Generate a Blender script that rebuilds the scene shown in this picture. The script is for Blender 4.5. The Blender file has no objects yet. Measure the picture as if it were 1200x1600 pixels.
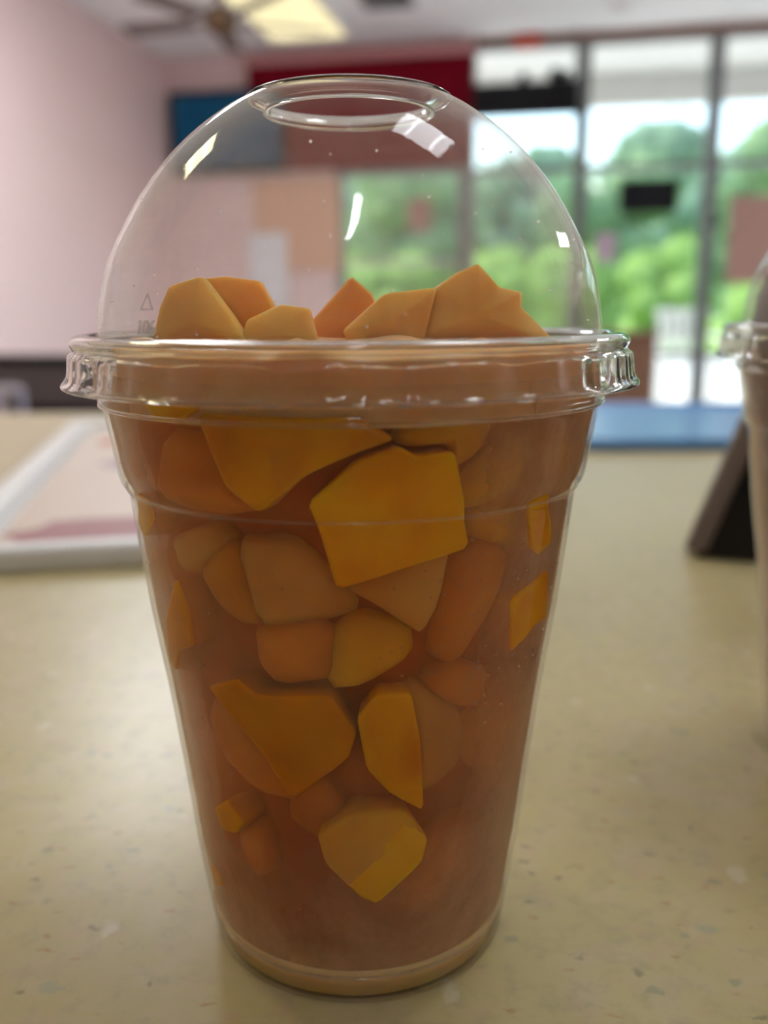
import bpy, bmesh, math, random
from mathutils import Vector, Matrix, noise
R_ = random.Random(7)
PI = math.pi
C = bpy.context.scene.collection
SC = bpy.context.scene

# ------------------------------------------------------------------ camera
YAW, PITCH, ROLL = 0.2, 0.216, 0.006
TABLE_Z = 0.75
EYE = Vector((0, 0, TABLE_Z + 0.12167))
cd = bpy.data.cameras.new('camera'); cam = bpy.data.objects.new('camera', cd); C.objects.link(cam)
cd.sensor_fit = 'VERTICAL'; cd.sensor_height = 36; cd.sensor_width = 27
cd.lens = 36 * 1450 / 1600
cd.clip_start = 0.01; cd.clip_end = 300
cam.matrix_world = Matrix.Translation(EYE) @ Matrix.Rotation(YAW, 4, 'Z') @ Matrix.Rotation(PI/2 - PITCH, 4, 'X') @ Matrix.Rotation(-ROLL, 4, 'Z')
cd.dof.use_dof = True; cd.dof.focus_distance = 0.150; cd.dof.aperture_fstop = 10.5
SC.camera = cam
# ------------------------------------------------------------------ sky, sun, exposure
W = bpy.data.worlds.new('sky'); SC.world = W; W.use_nodes = True
nt = W.node_tree; bg = nt.nodes['Background']
sky = nt.nodes.new('ShaderNodeTexSky'); sky.sky_type = 'NISHITA'; sky.sun_disc = False
sky.sun_elevation = math.radians(58); sky.sun_rotation = math.radians(-60); sky.air_density = 1.2; sky.dust_density = 2.0
nt.links.new(sky.outputs[0], bg.inputs[0]); bg.inputs[1].default_value = 0.23
sl = bpy.data.lights.new('sun', 'SUN'); sl.energy = 3.1; sl.angle = 0.0093; sl.color = (1, .96, .9)
so = bpy.data.objects.new('sun', sl); C.objects.link(so); so.location = (-8, 12, 12)
el, az = math.radians(58), math.radians(60)       # azimuth from +Y towards -X
sd = Vector((-math.cos(el)*math.sin(az), math.cos(el)*math.cos(az), math.sin(el)))
so.rotation_euler = sd.to_track_quat('Z', 'Y').to_euler()
SC.view_settings.view_transform = 'Standard'; SC.view_settings.look = 'None'
SC.view_settings.gamma = 1; SC.view_settings.use_curve_mapping = False
SC.view_settings.exposure = 1.42
SC.cycles.transparent_max_bounces = 48; SC.cycles.max_bounces = 14
SC.cycles.volume_bounces = 2; SC.cycles.diffuse_bounces = 5; SC.cycles.sample_clamp_indirect = 6
COOL = (.93, .97, 1.0)
LAMP = 11.0          # brightness of the ceiling light diffusers

# ------------------------------------------------------------------ helpers
class NT:
    def __init__(s, name):
        s.m = bpy.data.materials.new(name); s.m.use_nodes = True; s.t = s.m.node_tree; s.t.nodes.clear()
        s.out = s.n('ShaderNodeOutputMaterial')
    def n(s, ty, **kw):
        nd = s.t.nodes.new(ty)
        for k, v in kw.items():
            if k.startswith('_'): setattr(nd, k[1:], v)
        for k, v in kw.items():
            if not k.startswith('_'): s.set(nd, k.replace('__', ' '), v)
        return nd
    def set(s, nd, k, v):
        i = nd.inputs[int(k[1:])] if k[0] == 'i' and k[1:].isdigit() else nd.inputs[k]
        if hasattr(v, 'outputs'): v = v.outputs[0]
        if hasattr(v, 'is_output'): s.t.links.new(v, i)
        else:
            if isinstance(v, tuple) and len(v) == 3 and i.type == 'RGBA': v = (*v, 1)
            i.default_value = v
    def math(s, op, a, b=0.0, clamp=False):
        return s.n('ShaderNodeMath', _operation=op, _use_clamp=clamp, i0=a, i1=b)
    def noise(s, scale, detail=3.0, vec=None, rough=.5, dist=0.0):
        nd = s.n('ShaderNodeTexNoise', Scale=scale, Detail=detail, Roughness=rough, Distortion=dist)
        s.set(nd, 'Vector', vec if vec else s.coord()); return nd
    def coord(s, k='Object'):
        if not hasattr(s, '_tc'): s._tc = s.n('ShaderNodeTexCoord')
        return s._tc.outputs[k]
    def mapv(s, scale, rot=(0, 0, 0)):
        nd = s.n('ShaderNodeMapping', Vector=s.coord(), Scale=scale, Rotation=rot); return nd.outputs[0]
    def ramp(s, f, stops):
        nd = s.n('ShaderNodeValToRGB', Fac=f); cr = nd.color_ramp
        while len(cr.elements) < len(stops): cr.elements.new(.5)
        for e, (p, c) in zip(cr.elements, stops):
            e.position = p; e.color = (*c, 1) if isinstance(c, tuple) else (c, c, c, 1)
        return nd
    def mixc(s, f, a, b, mode='MIX'):
        nd = s.n('ShaderNodeMix', _data_type='RGBA', _blend_type=mode)
        s.set(nd, 'i0', f); s.set(nd, 'i6', a); s.set(nd, 'i7', b); return nd.outputs[2]
    def mixs(s, f, a, b):
        nd = s.n('ShaderNodeMixShader', Fac=f)
        s.t.links.new(a.outputs[0], nd.inputs[1]); s.t.links.new(b.outputs[0], nd.inputs[2]); return nd
    def bump(s, h, strength=.2, dist=.001):
        return s.n('ShaderNodeBump', Height=h, Strength=strength, Distance=dist)
    def surf(s, sh): s.t.links.new(sh.outputs[0], s.out.inputs[0]); return s.m

def plain(name, col, rough=.5, metal=0.0, var=.06, scale=6.0, spec=.5, bump=0.0, bscale=60.0):
    k = NT(name)
    f = k.noise(scale, 4)
    c = k.mixc(f.outputs[0], tuple(x*(1-var) for x in col), tuple(min(1, x*(1+var)) for x in col))
    kw = dict(Base__Color=c, Roughness=rough, Metallic=metal); kw['Specular IOR Level'] = spec
    p = k.n('ShaderNodeBsdfPrincipled', **kw)
    if bump: k.set(p, 'Normal', k.bump(k.noise(bscale, 3).outputs[0], bump))
    return k.surf(p)

def emit(name, col, strength):
    k = NT(name); return k.surf(k.n('ShaderNodeEmission', Color=col, Strength=strength))

def thin_plastic(name, tint=(.97, .97, .97), haze=.06, rough=.03, scratch=.25, edge=.25, f0=.05, hazecol=(.8, .78, .76)):
    """clear thin sheet: straight-through transmission, Fresnel-like gloss, a little haze from handling"""
    k = NT(name)
    lw = k.n('ShaderNodeLayerWeight', Blend=.5).outputs['Facing']
    p5 = k.math('POWER', lw, 5.0)
    fr = k.math('ADD', k.math('MULTIPLY', p5, .75), f0, True)
    s1 = k.noise(9, 4, k.mapv((60, 60, 6), (0, .2, .3)), .6)
    s2 = k.noise(11, 3, k.mapv((9, 9, 90), (.1, .0, 0)), .6)
    hb = k.noise(70, 3)
    h = k.math('ADD', k.math('MULTIPLY', s1.outputs[0], .5), k.math('MULTIPLY', s2.outputs[0], .5))
    bmp = k.bump(h, scratch, .0004)
    gl = k.n('ShaderNodeBsdfGlossy', Roughness=rough, Color=(1, 1, 1), Normal=bmp)
    tr = k.n('ShaderNodeBsdfTransparent', Color=tint)
    a = k.mixs(fr, tr, gl)
    df = k.n('ShaderNodeBsdfDiffuse', Color=hazecol); tl = k.n('ShaderNodeBsdfTranslucent', Color=hazecol)
    dd = k.mixs(.8, df, tl)
    hz = k.math('MULTIPLY', k.math('MULTIPLY', k.ramp(hb.outputs[0], [(.3, .35), (.75, 1.0)]).outputs[0],
                k.ramp(h, [(.35, .6), (.7, 1.3)]).outputs[0]), haze)
    hz = k.math('ADD', hz, k.math('MULTIPLY', k.math('POWER', lw, 3.0), edge), True)
    return k.surf(k.mixs(hz, a, dd))

def obj(name, bm, m, parent=None, smooth=True, loc=None, rotz=None, bevel=0, seg=2):
    me = bpy.data.meshes.new(name); bm.to_mesh(me); bm.free()
    if smooth:
        for p in me.polygons: p.use_smooth = True
    for x in (m if isinstance(m, (list, tuple)) else [m]): me.materials.append(x)
    o = bpy.data.objects.new(name, me); C.objects.link(o)
    if parent: o.parent = parent
    if loc is not None: o.location = loc
    if rotz is not None: o.rotation_euler = (0, 0, rotz)
    if bevel:
        b = o.modifiers.new('bevel', 'BEVEL'); b.width = bevel; b.segments = seg; b.limit_method = 'ANGLE'; b.angle_limit = .6
        b.harden_normals = False
    return o
def tag(o, label, cat, group=None, kind=None):
    o['label'] = label; o['category'] = cat
    if group: o['group'] = group
    if kind: o['kind'] = kind
    return o
def thing(name, label, cat, loc=(0, 0, 0), rotz=0.0, group=None):
    o = bpy.data.objects.new(name, None); C.objects.link(o); o.empty_display_size = .05
    o.location = loc; o.rotation_euler = (0, 0, rotz); return tag(o, label, cat, group)
def struct(name, bm, m, parent=None, smooth=False, **kw):
    o = obj(name, bm, m, parent, smooth, **kw)
    if not parent: o['kind'] = 'structure'
    return o
def BX(bm, x0, x1, y0, y1, z0, z1):
    vs = [bm.verts.new((x, y, z)) for x in (x0, x1) for y in (y0, y1) for z in (z0, z1)]
    for f in ((0,1,3,2), (4,6,7,5), (0,4,5,1), (2,3,7,6), (0,2,6,4), (1,5,7,3)): bm.faces.new([vs[i] for i in f])
    return bm
def box(*a): return BX(bmesh.new(), *a)
def lathe(prof, n=96, bm=None, mod=None, closed=False):
    bm = bm or bmesh.new(); rings = []
    for (r, z) in prof:
        if r < 1e-6: rings.append([bm.verts.new((0, 0, z))]); continue
        rg = []
        for i in range(n):
            a = 2*PI*i/n; rr, zz = (mod(r, z, a) if mod else (r, z))
            rg.append(bm.verts.new((rr*math.sin(a), -rr*math.cos(a), zz)))
        rings.append(rg)
    if closed: rings.append(rings[0])
    for A, B in zip(rings, rings[1:]):
        for i in range(n):
            j = (i+1) % n
            if len(A) == 1 and len(B) == 1: continue
            if len(A) == 1: bm.faces.new((A[0], B[j], B[i]))
            elif len(B) == 1: bm.faces.new((A[i], A[j], B[0]))
            else: bm.faces.new((A[i], A[j], B[j], B[i]))
    return bm
def tube(bm, pts, r, n=8):
    rings = []
    for i, p in enumerate(pts):
        p = Vector(p); a = Vector(pts[max(i-1, 0)]); b = Vector(pts[min(i+1, len(pts)-1)])
        d = (b-a).normalized(); u = d.cross(Vector((0.3, .2, 1) if abs(d.z) < .9 else (1, .2, 0))).normalized(); v = d.cross(u)
        rr = r[i] if isinstance(r, (list, tuple)) else r
        rings.append([bm.verts.new(p + u*rr*math.cos(2*PI*k/n) + v*rr*math.sin(2*PI*k/n)) for k in range(n)])
    for A, B in zip(rings, rings[1:]):
        for k in range(n): bm.faces.new((A[k], A[(k+1) % n], B[(k+1) % n], B[k]))
    bm.faces.new(rings[0][::-1]); bm.faces.new(rings[-1]); return bm
def interp(x, xs, ys):
    if x <= xs[0]: return ys[0]
    for i in range(1, len(xs)):
        if x <= xs[i]:
            t = (x-xs[i-1])/(xs[i]-xs[i-1]); return ys[i-1]+t*(ys[i]-ys[i-1])
    return ys[-1]

# ------------------------------------------------------------------ materials
M = {}
def pink_wall():
    k = NT('pink wall paint'); f = k.noise(1.3, 3)
    c = k.mixc(f.outputs[0], (.80, .61, .60), (.84, .66, .65))
    return k.surf(k.n('ShaderNodeBsdfPrincipled', Base__Color=c, Roughness=.45, Normal=k.bump(k.noise(180, 2).outputs[0], .05)))
M['pink'] = pink_wall()
M['ceiling'] = plain('ceiling paint', (.90, .90, .90), .8, bump=.1, bscale=120)
M['dim'] = plain('rose rear wall', (.50, .40, .39), .7)
M['floor'] = plain('grey floor tile', (.60, .58, .57), .4, scale=3)
M['alu'] = plain('grey window frame', (.20, .215, .215), .4, .5)
M['trim'] = plain('brown window trim', (.32, .17, .13), .5)
M['red'] = plain('dark red panel', (.17, .0015, .012), .8, spec=.12)
M['redtop'] = plain('rose panel cap', (.62, .30, .30), .5)
M['peach'] = plain('peach panel', (.72, .45, .32), .5)
M['whitegloss'] = plain('white gloss board', (.80, .82, .86), .2)
M['black'] = plain('black plastic', (.006, .006, .007), .35, spec=.4)
M['softblack'] = plain('matt black', (.012, .012, .014), .8, spec=.2)
M['maroon'] = plain('maroon vinyl', (.10, .045, .045), .4)
M['boothgrey'] = plain('dark grey vinyl', (.10, .085, .09), .4)
M['lav'] = plain('lavender grey vinyl', (.42, .40, .52), .4)
M['steel'] = plain('brushed steel', (.5, .5, .5), .3, 1.0)
M['wood'] = plain('brown wood', (.22, .12, .078), .8, var=.2, scale=9, spec=.2)
M['orange_red'] = plain('red alarm plastic', (.60, .05, .015), .8, spec=.15)
M['white'] = plain('white plastic', (.85, .85, .85), .35)
M['blue'] = plain('blue glossy plastic', (.10, .29, .68), .22)
M['poster'] = plain('brown poster paper', (.42, .25, .21), .8)
M['pinkpaper'] = plain('mauve paper', (.55, .42, .52), .8)
M['greybrown'] = plain('grey brown plastic', (.16, .125, .11), .4)
M['glass'] = thin_plastic('window glass', (.93, .97, .95), .012, .01, .05, .1, .05)
M['canopy'] = plain('white soffit', (.80, .79, .77), .7)
M['concrete'] = plain('concrete', (.52, .50, .47), .85)
M['asphalt'] = plain('asphalt', (.30, .30, .29), .9)
M['lawn'] = plain('lawn', (.22, .36, .06), .9, var=.3, scale=.4)
def leaf(name, a, b):
    k = NT(name); f = k.noise(1.2, 5); c = k.mixc(k.ramp(f.outputs[0], [(.35, 0.0), (.65, 1.0)]).outputs[0], a, b)
    return k.surf(k.mixs(.45, k.n('ShaderNodeBsdfDiffuse', Color=c), k.n('ShaderNodeBsdfTranslucent', Color=c)))
M['leaf_far'] = leaf('blue green leaves', (.20, .32, .22), (.38, .54, .38))
M['leaf'] = leaf('green leaves', (.18, .32, .17), (.40, .54, .30))
M['leaf_bright'] = leaf('bright shrub leaves', (.27, .43, .12), (.43, .60, .20))
M['bark'] = plain('bark', (.12, .08, .05), .9)
def laminate():
    k = NT('speckled beige laminate')
    base = k.mixc(k.noise(14, 4).outputs[0], (.50, .425, .20), (.585, .505, .255))
    base = k.mixc(k.ramp(k.noise(90, 3).outputs[0], [(.45, 0.0), (.75, .45)]).outputs[0], base, (.62, .50, .38))
    base = k.mixc(k.ramp(k.noise(210, 3, None, .6).outputs[0], [(.50, 0.0), (.72, .42)]).outputs[0], base, (.36, .31, .19))
    base = k.mixc(k.ramp(k.noise(150, 2, k.mapv((1, 1.4, 1), (0, 0, .8))).outputs[0], [(.56, 0.0), (.70, .35)]).outputs[0], base, (.56, .38, .26))
    def speck(b, scale, thr, col, stretch=(1, 1, 1), rot=0.0, keep=.5, amt=.8):
        v = k.n('ShaderNodeTexVoronoi', Scale=scale, Randomness=1.0)
        wob = k.n('ShaderNodeVectorMath', _operation='ADD', i0=k.mapv(stretch, (0, 0, rot)))
        nn = k.noise(260, 2); sc = k.n('ShaderNodeVectorMath', _operation='SCALE', i0=nn.outputs[1]); sc.inputs['Scale'].default_value = .006
        k.t.links.new(sc.outputs[0], wob.inputs[1]); k.set(v, 'Vector', wob.outputs[0])
        near = k.ramp(v.outputs['Distance'], [(thr*.5, 1.0), (thr, 0.0)])
        sel = k.math('GREATER_THAN', k.n('ShaderNodeSeparateColor', Color=v.outputs['Color']).outputs[0], keep)
        f = k.math('MULTIPLY', k.math('MULTIPLY', near.outputs[0], sel), amt)
        return k.mixc(f, b, col)
    base = speck(base, 95, .22, (.22, .24, .19), (1, 1.6, 1), .4, .6, .45)
    base = speck(base, 120, .20, (.42, .16, .09), (1, 2.2, 1), 1.2, .75, .5)
    base = speck(base, 70, .24, (.80, .76, .66), (1.4, 1, 1), .9, .8, .35)
    base = speck(base, 150, .22, (.16, .13, .11), (1, 1.4, 1), 2.0, .75, .5)
    base = speck(base, 60, .16, (.30, .36, .30), (1, 1.5, 1), 2.6, .65, .4)
    p = k.n('ShaderNodeBsdfPrincipled', Base__Color=base, Roughness=.31, **{'Specular IOR Level': .42}, Normal=k.bump(k.noise(420, 2).outputs[0], .03, .0005))
    return k.surf(p)
M['laminate'] = laminate()
def fruit(name, a, b, sss=.8, rough=.5):
    k = NT(name)
    f = k.noise(90, 3, None, .45, .3); g = k.noise(34, 2)
    c = k.mixc(k.ramp(k.math('ADD', k.math('MULTIPLY', f.outputs[0], .5), k.math('MULTIPLY', g.outputs[0], .5)), [(.38, 0.0), (.62, 1.0)]).outputs[0], a, b)
    p = k.n('ShaderNodeBsdfPrincipled', Base__Color=c, Roughness=rough, IOR=1.38, Subsurface__Weight=sss, **{'Specular IOR Level': .1}, Subsurface__Scale=.006)
    k.set(p, 'Subsurface Radius', (1.0, .45, .12))
    k.set(p, 'Normal', k.bump(k.noise(420, 3).outputs[0], .12, .0006))
    return k.surf(p)
M['f_amber'] = fruit('amber fruit flesh', (.62, .20, .003), (.84, .38, .006))
M['f_deep'] = fruit('deep amber fruit flesh', (.46, .13, .002), (.62, .23, .003))  # amber darkened: the dimmer light low in the cup is put into the colour
M['f_bright'] = fruit('bright orange fruit flesh', (.80, .25, .002), (.95, .44, .005))
M['f_pale'] = fruit('pale fruit flesh', (.72, .34, .07), (.82, .43, .10))
M['f_olive'] = fruit('yellow green fruit flesh', (.76, .35, .014), (.86, .45, .03))
M['f_red'] = fruit('reddish fruit flesh', (.62, .15, .006), (.80, .30, .03))
M['f_top'] = fruit('light orange fruit flesh', (.78, .38, .05), (.90, .52, .11))  # flesh lightened: the stronger light under the dome is put into the colour
M['f_top2'] = fruit('fresh orange fruit flesh', (.80, .28, .02), (.92, .42, .05))  # orange version, lightened for the dome light in the same way
M['pulp'] = fruit('red orange pulp', (.40, .022, .0015), (.66, .14, .005))  # dark red puts the shade of the deep gaps into the pulp colour
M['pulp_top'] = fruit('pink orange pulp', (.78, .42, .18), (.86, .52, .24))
M['syrup'] = fruit('amber syrup', (.86, .56, .26), (.92, .62, .3), .6, .15)
M['mauve'] = fruit('grey mauve mash', (.13, .115, .108), (.18, .16, .15), .5, .4)
M['lid'] = thin_plastic('clear lid plastic', (.985, .985, .985), .11, .015, .05, .18, .04)
M['flange'] = thin_plastic('clear lid rim plastic', (.94, .93, .91), .03, .03, .12, .14, .13)
M['cup'] = thin_plastic('clear cup plastic', (.97, .96, .95), .012, .04, .2, .20, .028)
def film():
    k = NT('milky condensation')
    n1 = k.noise(38, 4, k.mapv((1, 1, .7), (0, .3, 0)), .55, .5)
    n2 = k.noise(900, 2)
    lw = k.n('ShaderNodeLayerWeight', Blend=.5).outputs['Facing']
    sep = k.n('ShaderNodeSeparateXYZ', Vector=k.coord())
    low = k.math('MULTIPLY', k.ramp(k.math('MULTIPLY', sep.outputs[2], 10.0), [(.06, 1.0), (.36, 0.0)]).outputs[0], .62)
    side = k.math('MULTIPLY', k.ramp(k.math('MULTIPLY', sep.outputs[0], 20.0), [(.18, 0.0), (.62, 1.0)]).outputs[0], .46)
    f = k.ramp(n1.outputs[0], [(.42, .0), (.74, .20)]).outputs[0]
    f = k.math('ADD', f, k.math('MULTIPLY', k.math('ADD', low, side), k.ramp(n1.outputs[0], [(.3, .4), (.6, 1.0)]).outputs[0]), True)
    f = k.math('ADD', f, k.math('MULTIPLY', k.math('POWER', lw, 2.0), .85), True)
    f = k.math('MULTIPLY', f, k.ramp(n2.outputs[0], [(.35, .95), (.65, 1.03)]).outputs[0], True)
    c = (.84, .61, .37)
    d = k.mixs(.5, k.n('ShaderNodeBsdfDiffuse', Color=c), k.n('ShaderNodeBsdfTranslucent', Color=c))
    return k.surf(k.mixs(f, k.n('ShaderNodeBsdfTransparent', Color=(1, 1, 1)), d))
M['film'] = film()
k = NT('clear moulded rim'); M['rimglass'] = k.surf(k.n('ShaderNodeBsdfGlass', Color=(.97, .965, .95), Roughness=.02, IOR=1.45))
M['mark'] = thin_plastic('raised moulded mark', (.85, .85, .85), .6, .1, .1, .5, .12)
k = NT('cloudy juice'); v = k.n('ShaderNodeVolumePrincipled', Color=(.90, .42, .11), Density=90.0, Anisotropy=.2)
k.t.links.new(v.outputs[0], k.out.inputs[1]); M['juice'] = k.m
def tray_paper():
    k = NT('printed tray paper')
    c = k.mixc(k.noise(14, 3).outputs[0], (.66, .50, .42), (.70, .58, .47))
    return k.surf(k.n('ShaderNodeBsdfPrincipled', Base__Color=c, Roughness=.4))
M['traypaper'] = tray_paper()
M['print_red'] = plain('dark red print', (.36, .12, .13), .5)
M['print_orange'] = plain('orange print', (.60, .18, .09), .5)

# ------------------------------------------------------------------ the room
X0, X1, Y0, Y1, ZC = -3.15, 4.2, -5.0, 7.2, 2.75
struct('floor', box(X0-.1, X1+.1, Y0-.1, Y1+.1, -.1, 0), M['floor'])
struct('ceiling', box(X0-.1, X1+.1, Y0-.1, Y1+.12, ZC, ZC+.15), M['ceiling'])
struct('wall_left', box(X0-.12, X0, Y0, Y1+.12, 0, ZC), M['pink'])
struct('wall_right', box(X1, X1+.12, Y0, Y1+.12, 0, ZC), M['pink'])
struct('wall_rear', box(X0-.12, X1+.12, Y0-.12, Y0, 0, ZC), M['dim'])
# window wall: pink pier on the left, the rest is glazing down to a low sill
bm = bmesh.new(); BX(bm, X0, -1.83, Y1, Y1+.12, 0, ZC); struct('wall_front', bm, M['pink'])
bm = bmesh.new(); BX(bm, -.82, X1, Y1, Y1+.12, 0, .10); struct('trim_1', bm, M['trim'])
bm = bmesh.new(); BX(bm, -.78, X1, Y1-.02, Y1+.12, 2.70, ZC); struct('trim_2', bm, M['trim'])
bm = bmesh.new(); BX(bm, X0, X0+.015, Y0, Y1, 0, .10); struct('baseboard_left', bm, M['trim'])
def window(n, x0, x1, z0, z1, bars, w=.05):
    bm = bmesh.new()
    BX(bm, x0, x0+w, Y1, Y1+.10, z0, z1); BX(bm, x1-w, x1, Y1, Y1+.10, z0, z1)
    BX(bm, x0+w, x1-w, Y1, Y1+.10, z0, z0+w); BX(bm, x0+w, x1-w, Y1, Y1+.10, z1-.03, z1)
    f = struct('window_%d' % n, bm, M['alu'])
    for z in bars: obj('glazing_bar', box(x0+w, x1-w, Y1+.01, Y1+.09, z-.022, z+.022), M['alu'], f, False)
    zs = [z0+w] + list(bars) + [z1-.03]
    for a, b in zip(zs, zs[1:]): obj('pane', box(x0+w, x1-w, Y1+.048, Y1+.054, a+.02, b-.02), M['glass'], f, False)
    return f
window(1, -.82, 0.0, .10, 2.70, (.53, 1.85))
window(2, 0.0, .90, .10, 2.70, (.53, 1.85))
window(3, .90, 1.80, .10, 2.70, (.53, 1.85))
window(4, 1.80, 2.70, .10, 2.70, (.53, 1.85))
window(5, 2.70, X1, .10, 2.70, (.53, 1.85))
# glass door beneath the red panel
bm = bmesh.new(); x0, x1 = -1.83, -.82
BX(bm, x0, x0+.07, Y1+.02, Y1+.08, .01, 1.92); BX(bm, x1-.07, x1, Y1+.02, Y1+.08, .01, 1.92)
BX(bm, x0+.07, x1-.07, Y1+.02, Y1+.08, .01, .20); BX(bm, x0+.07, x1-.07, Y1+.02, Y1+.08, 1.85, 1.92)
dr = struct('door_1', bm, M['alu'])
obj('pane', box(x0+.07, x1-.07, Y1+.047, Y1+.053, .20, 1.85), M['glass'], dr, False)
hb = bmesh.new(); BX(hb, x0+.07, x1-.07, Y1-.01, Y1+.02, 1.19, 1.23); obj('push_bar', hb, M['steel'], dr, False, bevel=.006)
bm = bmesh.new(); BX(bm, -1.83, -.82, Y1, Y1+.12, 1.92, ZC); struct('wall_header', bm, M['pink'])
# red panel with its rose cap
t = thing('wall_panel', 'wide dark red panel above the glass door', 'panel', (-1.62, Y1-.04, 1.90))
obj('board', box(-.85, .84, -.04, .04, 0, .74), M['red'], t, False, bevel=.006)
obj('cap', box(-.86, .85, -.06, .04, .74, .81), M['redtop'], t, False, bevel=.006)
tag(obj('wall_board', box(-.34, .34, -.012, .012, -.34, .34), M['peach'], None, False, loc=(-2.13, Y1-.013, 1.50), bevel=.004), 'peach coloured square board on the wall beside the glass door', 'board')
tag(obj('notice_board', box(-.15, .15, -.012, .012, -.5, .5), M['whitegloss'], None, False, loc=(-2.36, Y1-.04, .95), bevel=.004), 'tall narrow glossy white board left of the glass door', 'board')
# television
t = thing('television', 'dark wall television with a blue screen high in the left corner', 'television', (-2.64, Y1-.05, 1.89))
obj('frame', box(-.47, .47, -.03, .03, 0, .60), M['black'], t, False, bevel=.008)
k = NT('blue screen'); g = k.noise(5, 2); cc = k.mixc(g.outputs[0], (.005, .035, .11), (.02, .10, .16))
tvm = k.surf(k.n('ShaderNodeEmission', Color=cc, Strength=.2))
obj('screen', box(-.42, .42, -.034, -.030, .05, .56), tvm, t, False)
obj('wall_bracket', box(-.12, .12, .03, .05, .15, .45), M['black'], t, False)
# long black box hanging in the first window
t = thing('hanging_sign', 'long black box sign hanging in the window beside the red panel', 'sign', (-.40, Y1-.12, 2.20))
obj('box', box(-.37, .37, -.05, .05, 0, .21), M['softblack'], t, False, bevel=.01)
for x, r in ((-.02, .05), (.20, .065), (.28, .05)):
    bm = bmesh.new(); tube(bm, [(x, -.02, .20), (x, -.02, .235), (x+.02, -.03, .20+r*1.4)], [.02, r*.8, r*.6], 10); obj('spot_lamp', bm, M['softblack'], t)
for x in (-.34, .34):
    bm = bmesh.new(); tube(bm, [(x, 0, .21), (x, 0, ZC-2.2)], .004, 6); obj('hanger', bm, M['softblack'], t)
t = thing('window_sign', 'small black rectangular sign hanging in the middle window', 'sign', (.48, Y1-.05, 1.53))
obj('box', box(-.20, .20, -.025, .025, 0, .22), M['softblack'], t, False, bevel=.006)
for x in (-.17, .17):
    bm = bmesh.new(); tube(bm, [(x, 0, .22), (x, .03, .31)], .003, 6); obj('hanger', bm, M['softblack'], t)
tag(obj('window_poster', box(-.165, .165, -.003, .003, -.30, .30), M['poster'], None, False, loc=(1.215, Y1+.0445, 1.335)), 'brown paper poster taped to the right window', 'poster')
tag(obj('paper_flyer', box(-.07, .07, -.003, .003, -.10, .10), M['pinkpaper'], None, False, loc=(.20, Y1+.0445, 1.30)), 'small mauve paper flyer on the window glass below the black sign', 'flyer')
tag(obj('door_flyer', box(-.09, .09, -.003, .003, -.12, .12), M['poster'], None, False, loc=(-1.18, Y1+.0435, 1.56)), 'small brown flyer on the glass of the door', 'flyer')
# alarm above the window
t = thing('fire_alarm', 'small red fire alarm box on the trim above the window', 'alarm', (-.40, Y1-.03, 2.715))
obj('housing', box(-.095, .095, -.03, .01, -.055, .035), M['orange_red'], t, False, bevel=.008)
obj('strobe', box(-.012, .012, -.045, -.03, -.018, .0), M['white'], t, False, bevel=.004)
# ceiling lights
def troffer(x, y, lx, ly, col, s, label, yellow=False):
    t = thing('ceiling_light', label, 'ceiling light', (x, y, ZC-.045))
    bm = bmesh.new()
    BX(bm, -lx, lx, -ly, -ly+.03, 0, .045); BX(bm, -lx, lx, ly-.03, ly, 0, .045)
    BX(bm, -lx, -lx+.03, -ly+.03, ly-.03, 0, .045); BX(bm, lx-.03, lx, -ly+.03, ly-.03, 0, .045)
    obj('frame', bm, M['white'], t, False)
    obj('diffuser', box(-lx+.03, lx-.03, -ly+.03, ly-.03, .012, .03), emit(label[:24], col, s), t, False)
    for q in (-.45, .45):
        bm = bmesh.new(); tube(bm, [(lx*q, -ly+.06, .004), (lx*q, ly-.06, .004)], .013, 8)
        obj('tube', bm, emit(label[:20]+' tube', col, s*(1.1 if lx*0+s < 2 else 2.2)), t)
WARM = (1, .88, .52)
troffer(-1.88, 6.20, .30, .62, WARM, .42, 'yellowed fluorescent ceiling panel beside the fan')
troffer(-1.95, 1.30, .30, .30, WARM, LAMP*.5, 'yellowed square ceiling panel on the left, mirrored in the dome')
troffer(.55, .78, .30, .30, COOL, LAMP*.35, 'white square ceiling panel above the table, mirrored in the dome')
troffer(-1.9, 3.9, .30, .62, COOL, LAMP*.7, 'white fluorescent ceiling panel in front of the fan')  # added lamp, out of view, to brighten the left wall
troffer(2.8, 3.9, .30, .62, COOL, LAMP, 'white fluorescent ceiling panel on the far right')  # added lamp, out of view, to lift the general room light
troffer(.25, -.95, .07, .40, COOL, LAMP*.55, 'dim white ceiling panel behind the viewer')
# fan
t = thing('ceiling_fan', 'ceiling fan with a bronze motor and grey brown blades', 'fan', (-2.0, 5.36, 2.44))
M['bronze'] = plain('bronze', (.13, .075, .035), .35, .6)
M['blade'] = plain('fan blade', (.15, .11, .10), .6)
obj('motor', lathe([(0, -.07), (.05, -.065), (.09, -.03), (.095, .03), (.06, .07), (0, .075)], 24), M['bronze'], t)
obj('downrod', lathe([(0.014, .07), (.014, .25), (.06, .27), (.065, ZC-2.44)], 16), M['bronze'], t)
for i in range(5):
    a = .55 + i*2*PI/5
    bm = box(.16, .60, -.06, .06, -.004, .004); bmesh.ops.rotate(bm, verts=bm.verts, cent=(0, 0, 0), matrix=Matrix.Rotation(.2, 3, 'X') )
    BX(bm, .08, .18, -.02, .02, -.006, .002)
    bmesh.ops.rotate(bm, verts=bm.verts, cent=(0, 0, 0), matrix=Matrix.Rotation(a, 3, 'Z')); obj('blade', bm, M['blade'], t, False)
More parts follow.
